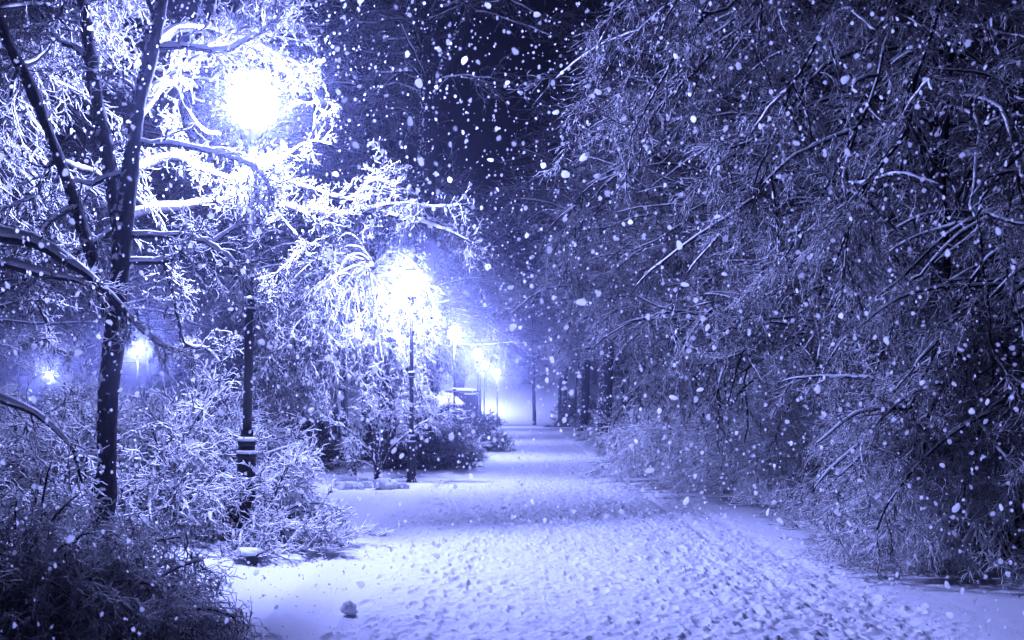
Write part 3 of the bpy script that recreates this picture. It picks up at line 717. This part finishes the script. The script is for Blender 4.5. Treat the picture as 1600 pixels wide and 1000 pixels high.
# ------------------------------------------------------------------ woods behind
def wood_tree(h, r0, seed, nl, nb, nt, twig='twigbare', fork=True, low=.36):
    t = Plant(); z = np.zeros(3)
    top = np.array([rng.uniform(-.6, .6), rng.uniform(-.6, .6), h])
    tr = t.add_trunk([z, top * .25 + rng.normal(0, .1, 3) * (1, 1, 0), top * .5 + rng.normal(0, .2, 3) * (1, 1, 0), top * .75, top], r0, r0 * .25, .006)
    src = [tr]
    if fork:
        s = tr[7]; a = rng.uniform(0, 6.28); e = s + np.array([math.cos(a) * h * .2, math.sin(a) * h * .2, h * .5])
        src.append(t.add_trunk([s, s * .6 + e * .4 + (0, 0, -.3), e], r0 * .55, r0 * .2, .01))
    src = np.stack(src)
    pos, tan, idx, tt = sample_on(src, nl, low, .98)
    a = rng.uniform(0, 2 * np.pi, nl); d = np.stack([np.cos(a), np.sin(a), rng.uniform(.1, 1.0, nl)], -1)
    W = walk(pos, d, (1.15 - tt) * h * .36 + .6, KL - 1, .09, .02); t.add_limbs(W, r0 * .3, .012)
    t.foliage(W, nb, 1.5, .03, nt, .75, .02, 0, rt=.012, rb=.018, t0=.2, wander=.16)
    return t, top
protos = []
def place_wood(i, x, y, rz, s, label, group=None):
    z = gz(x, y) - .1
    if i not in protos_made:
        h, r0, nl, nb, nt = [(17, .30, 50, 900, 6500), (14, .2, 46, 800, 6000), (19, .36, 56, 1000, 7000), (11, .16, 44, 800, 6000)][i]
        t, _ = wood_tree(h, r0, i, nl, nb, nt)
        r = t.build('woodland_tree', (0, 0, 0), label, 'tree', group, bark='barkdark', twig='twigbare', capk=.5, capadd=.012)
        r.location = (x, y, z); r.rotation_euler = (0, 0, rz); r.scale = (s, s, s); protos_made[i] = r
        return r
    return dup(protos_made[i], (x, y, z), rz, s, label, group)
protos_made = {}
# the two trunks that stand out behind the lamps
def forked_tree():
    t = Plant(); Y = 33.0
    tr = t.add_trunk([P(668, 720, Y), P(667, 600, Y), P(664, 450, Y), P(664, 320, Y), P(668, 230, Y), P(668, 160, Y), P(662, 80, Y), P(652, -40, Y), P(645, -200, Y)], .40, .26, .004)
    f = t.add_trunk([P(674, 190, Y), P(690, 120, Y), P(715, 60, Y), P(742, 0, Y), P(770, -80, Y)], .24, .14, .004)
    g = t.add_trunk([P(670, 170, Y), P(676, 90, Y), P(684, 10, Y), P(690, -120, Y)], .2, .14, .004)
    src = np.stack([tr, f, g]); pos, tan, idx, tt = sample_on(src, 50, .62, 1)
    a = rng.uniform(0, 6.28, 50); W = walk(pos, np.stack([np.cos(a), np.sin(a), rng.uniform(-.1, .8, 50)], -1), rng.uniform(1.5, 3.5, 50), KL - 1, .1, .03)
    t.add_limbs(W, .05, .014)
    t.foliage(W, 450, 1.2, .04, 3000, .6, .03, 0, rt=.011, rb=.016, t0=.2)
    t.build('woodland_tree', P(668, 720, Y), 'massive dark trunk that forks high up behind the second lamp', 'tree', bark='barkshade', twig='twigbare', capk=.5, capadd=.02)
    t = Plant(); Y = 36.0
    tr = t.add_trunk([P(608, 720, Y), P(604, 500, Y), P(596, 340, Y), P(580, 250, Y), P(566, 160, Y), P(555, 60, Y), P(548, -40, Y), P(545, -160, Y)], .25, .15, .004)
    pos, tan, idx, tt = sample_on(tr[None], 50, .6, 1)
    a = rng.uniform(0, 6.28, 50); W = walk(pos, np.stack([np.cos(a), np.sin(a), rng.uniform(0, .9, 50)], -1), rng.uniform(1.5, 4, 50), KL - 1, .1, .03)
    t.add_limbs(W, .04, .014)
    t.foliage(W, 800, 1.2, .04, 6000, .6, .03, 0, rt=.012, rb=.017, t0=.2)
    t.build('woodland_tree', P(608, 720, Y), 'thin leaning dark trunk between the two nearest lamps', 'tree', bark='barkshade', twig='twigbare', capk=.5, capadd=.02)
forked_tree()
GL = 'dark bare woodland trees left of the path'; GR = 'dark bare woodland trees right of the path'
LL = 'dark bare snow-dusted tree in the woods behind the left-hand lamps'; LR = 'dark bare snow-dusted tree in the woods behind the right-hand thickets'
k = 0
for (x, y) in [(-7.5, 40), (-4.6, 52), (-9.5, 56), (-25, 40), (-22, 38), (-11.5, 52), (-23, 56), (-27, 50), (-33, 62), (-24, 66), (-12, 68), (-5.5, 66), (-17, 80), (-8, 84), (-4.6, 84), (-28, 84), (-39, 90), (-5, 101), (-11, 104), (-20, 106), (-31, 110), (-3.6, 111), (-11.5, 21), (-15, 27), (-19, 30), (-8.8, 33), (-44, 74), (-36, 72), (-52, 100), (-45, 96), (-38, 104), (-60, 112), (-25, 78), (-30, 96)]:
    place_wood(k % 4, x, y, k * 1.7, .85 + .3 * rng.random(), LL, GL); k += 1
for (x, y) in [(8.5, 29), (6.8, 37), (11, 34), (7.0, 46), (12, 44), (6.4, 56), (10, 58), (17, 40), (16, 54), (23, 50), (6.5, 68), (12, 72), (20, 70), (6.2, 82), (11, 90), (18, 92), (29, 64), (6.5, 100), (13, 108), (24, 106), (5.4, 109), (7.4, 104), (4.9, 94), (12, 25), (17, 29), (12, 18.5), (15, 22), (22, 33), (28, 42)]:
    place_wood(k % 4, x, y, k * 1.7, .85 + .3 * rng.random(), LR, GR); k += 1
for (x, y, sc) in [(4.5, 33, 1.15), (4.6, 50, 1.3), (-5.4, 37, 1.1), (5.8, 43, 1.2), (-4.9, 61, 1.3), (5.6, 63, 1.3), (-4.2, 75, 1.3), (5.4, 78, 1.35), (-6.5, 47, 1.2)]:
    place_wood(k % 4, x, y, k * 1.7, sc, 'tall dark tree close to the far path whose bare crown closes over it', 'tall trees arching over the far path'); k += 1
place_wood(2, 2.4, 106, 1.1, .6, 'small dark tree standing out against the bright clearing at the path end')
for j, (x, y) in enumerate([(-16, 128), (-9, 138), (-4, 142), (6, 128), (9.5, 136), (16, 132), (3, 148), (24, 128), (-26, 130), (-1, 155), (12, 150)]):
    place_wood(j % 4, x, y, j * 2.1, 1.0, 'pale tree on the snowy slope beyond the bright clearing', 'trees on the far slope')

# ------------------------------------------------------------------ falling snow
def flake_mesh(i):
    """a thin, ragged, slightly dished clump of ice crystals"""
    n = 16; a = np.arange(n) * 2 * math.pi / n
    r = .95 + .16 * np.cos(a * 2 + rng.uniform(0, 6)) * rng.uniform(.2, 1) + .07 * np.cos(a * 3 + rng.uniform(0, 6)) + rng.normal(0, .05, n)
    x, z = r * np.cos(a), r * np.sin(a) * 1.15
    tx, tz = rng.normal(0, .12, 2)
    ring = lambda k, d: np.stack([x * k, tx * x * k + tz * z * k + d + rng.normal(0, .03, n), z * k], -1)
    V = np.concatenate([ring(1, 0), ring(.55, .12), [[0, .16, 0]]])
    Q = [(j, (j + 1) % n, n + (j + 1) % n, n + j) for j in range(n)] + [(n + j, n + (j + 1) % n, 2 * n) for j in range(n)]
    me = bpy.data.meshes.new('snowflake'); me.from_pydata([tuple(v) for v in V], [], Q)
    me.polygons.foreach_set('use_smooth', np.full(len(Q), True)); me.materials.append(M['flake']); return me
fm = [flake_mesh(i) for i in range(8)]
def flake_pos(n, Y0, Y1, pw=1.0):
    Yv = Y0 + (Y1 - Y0) * rng.random(n) ** pw
    hw = 830 / F * Yv
    x = rng.uniform(-1, 1, n) * hw
    z = CAMZ + rng.uniform(-360, 670, n) / F * Yv
    return np.stack([x, Yv, np.maximum(z, .1)], -1)
rng = np.random.default_rng(77)
fp = np.concatenate([flake_pos(170, 3.2, 6.5), flake_pos(130, 6.5, 11.5)])
shade = (fp[:, 1] < 7) & (fp[:, 0] < -.3) & (fp[:, 2] < 1.1)
fp[shade, 2] += 1.6
for i in range(300):
    o = link('snowflake', fm[i % 8]); o.location = [float(v) for v in fp[i]]
    s = min(float(fp[i, 1]) * (2.8 + 3.2 * rng.random() ** 2.2) / F, .028); o.scale = (s, s, s * rng.uniform(1, 1.35)); o.rotation_euler = (rng.uniform(-.5, .3), rng.uniform(-3, 3), rng.uniform(-.2, .7))
    tag(o, 'large white snowflake falling through the air', 'snowflake', 'large snowflakes falling through the air')
def small_flakes():
    n = 11000
    p = np.concatenate([flake_pos(7600, 4.0, 13, .8), flake_pos(3400, 10, 32, .9)])
    s = .0055 + .009 * rng.random(n) ** 2 * (p[:, 1] / 8) ** .35
    ang = np.arange(6) * math.pi / 3
    hexa = np.stack([np.cos(ang), 0 * ang, np.sin(ang) * 1.2], -1)[None] * rng.uniform(.6, 1.3, (n, 6, 1))
    tilt = rng.normal(0, .35, (n, 2)); hexa[..., 1] = hexa[..., 0] * (tilt[:, :1] - .3) + hexa[..., 2] * tilt[:, 1:]
    V = (p[:, None, :] + hexa * s[:, None, None]).reshape(-1, 3)
    T = np.arange(6 * n).reshape(n, 6)
    o = link('falling_snow', mesh_from('falling_snow', V, T, M['flake'])); 
    tag(o, 'fine snow falling through the whole night air', 'falling snow', kind='stuff')
small_flakes()

# ------------------------------------------------------------------ haze
HAZE = 0.0023
def haze():
    V, Q = box(-85, 85, -16, 185, -2.0, 27)
    m, nt, out = new_mat('cold_haze')
    v = N(nt, 'ShaderNodeVolumePrincipled'); v.inputs['Color'].default_value = (.62, .66, 1, 1)
    v.inputs['Density'].default_value = HAZE; v.inputs['Anisotropy'].default_value = 0.94
    nt.links.new(v.outputs[0], out.inputs['Volume'])
    o = link('haze', mesh_from('haze', V, Q, m, False)); o['kind'] = 'stuff'
    o['label'] = 'cold snowy night haze glowing round the lamps'; o['category'] = 'haze'
if HAZE > 0: haze()

# ------------------------------------------------------------------ night sky, moonless glow
w = bpy.data.worlds.new('World'); scene.world = w; w.use_nodes = True
nt = w.node_tree; bg = nt.nodes['Background']
sky = nt.nodes.new('ShaderNodeTexSky'); sky.sky_type = 'NISHITA'; sky.sun_disc = False
sky.sun_elevation = math.radians(-3.5); sky.sun_rotation = math.radians(200)
tint = nt.nodes.new('ShaderNodeMix'); tint.data_type = 'RGBA'; tint.blend_type = 'MULTIPLY'; tint.inputs[0].default_value = 1
tint.inputs[7].default_value = (0.42, 0.44, 1.0, 1)
nt.links.new(sky.outputs[0], tint.inputs[6]); nt.links.new(tint.outputs[2], bg.inputs[0])
bg.inputs[1].default_value = 0.12

# ------------------------------------------------------------------ camera and render
cd = bpy.data.cameras.new('camera'); cam = bpy.data.objects.new('camera', cd); COL.objects.link(cam)
cd.lens = 35; cd.sensor_width = 36; cd.shift_y = (HOR - 500) / 1600
cam.location = (0, 0, CAMZ); cam.rotation_euler = (math.radians(90), 0, 0)
cd.clip_start = .1; cd.clip_end = 600
cd.dof.use_dof = True; cd.dof.focus_distance = 15; cd.dof.aperture_fstop = 3.6
scene.camera = cam
vs = scene.view_settings; vs.view_transform = 'Standard'; vs.look = 'None'; vs.exposure = 0; vs.gamma = 1
scene.render.engine = 'CYCLES'
c = scene.cycles
c.max_bounces = 4; c.diffuse_bounces = 4; c.glossy_bounces = 1; c.transmission_bounces = 1; c.volume_bounces = 0; c.transparent_max_bounces = 4
c.use_denoising = True; c.sample_clamp_indirect = 4.0; c.use_adaptive_sampling = False
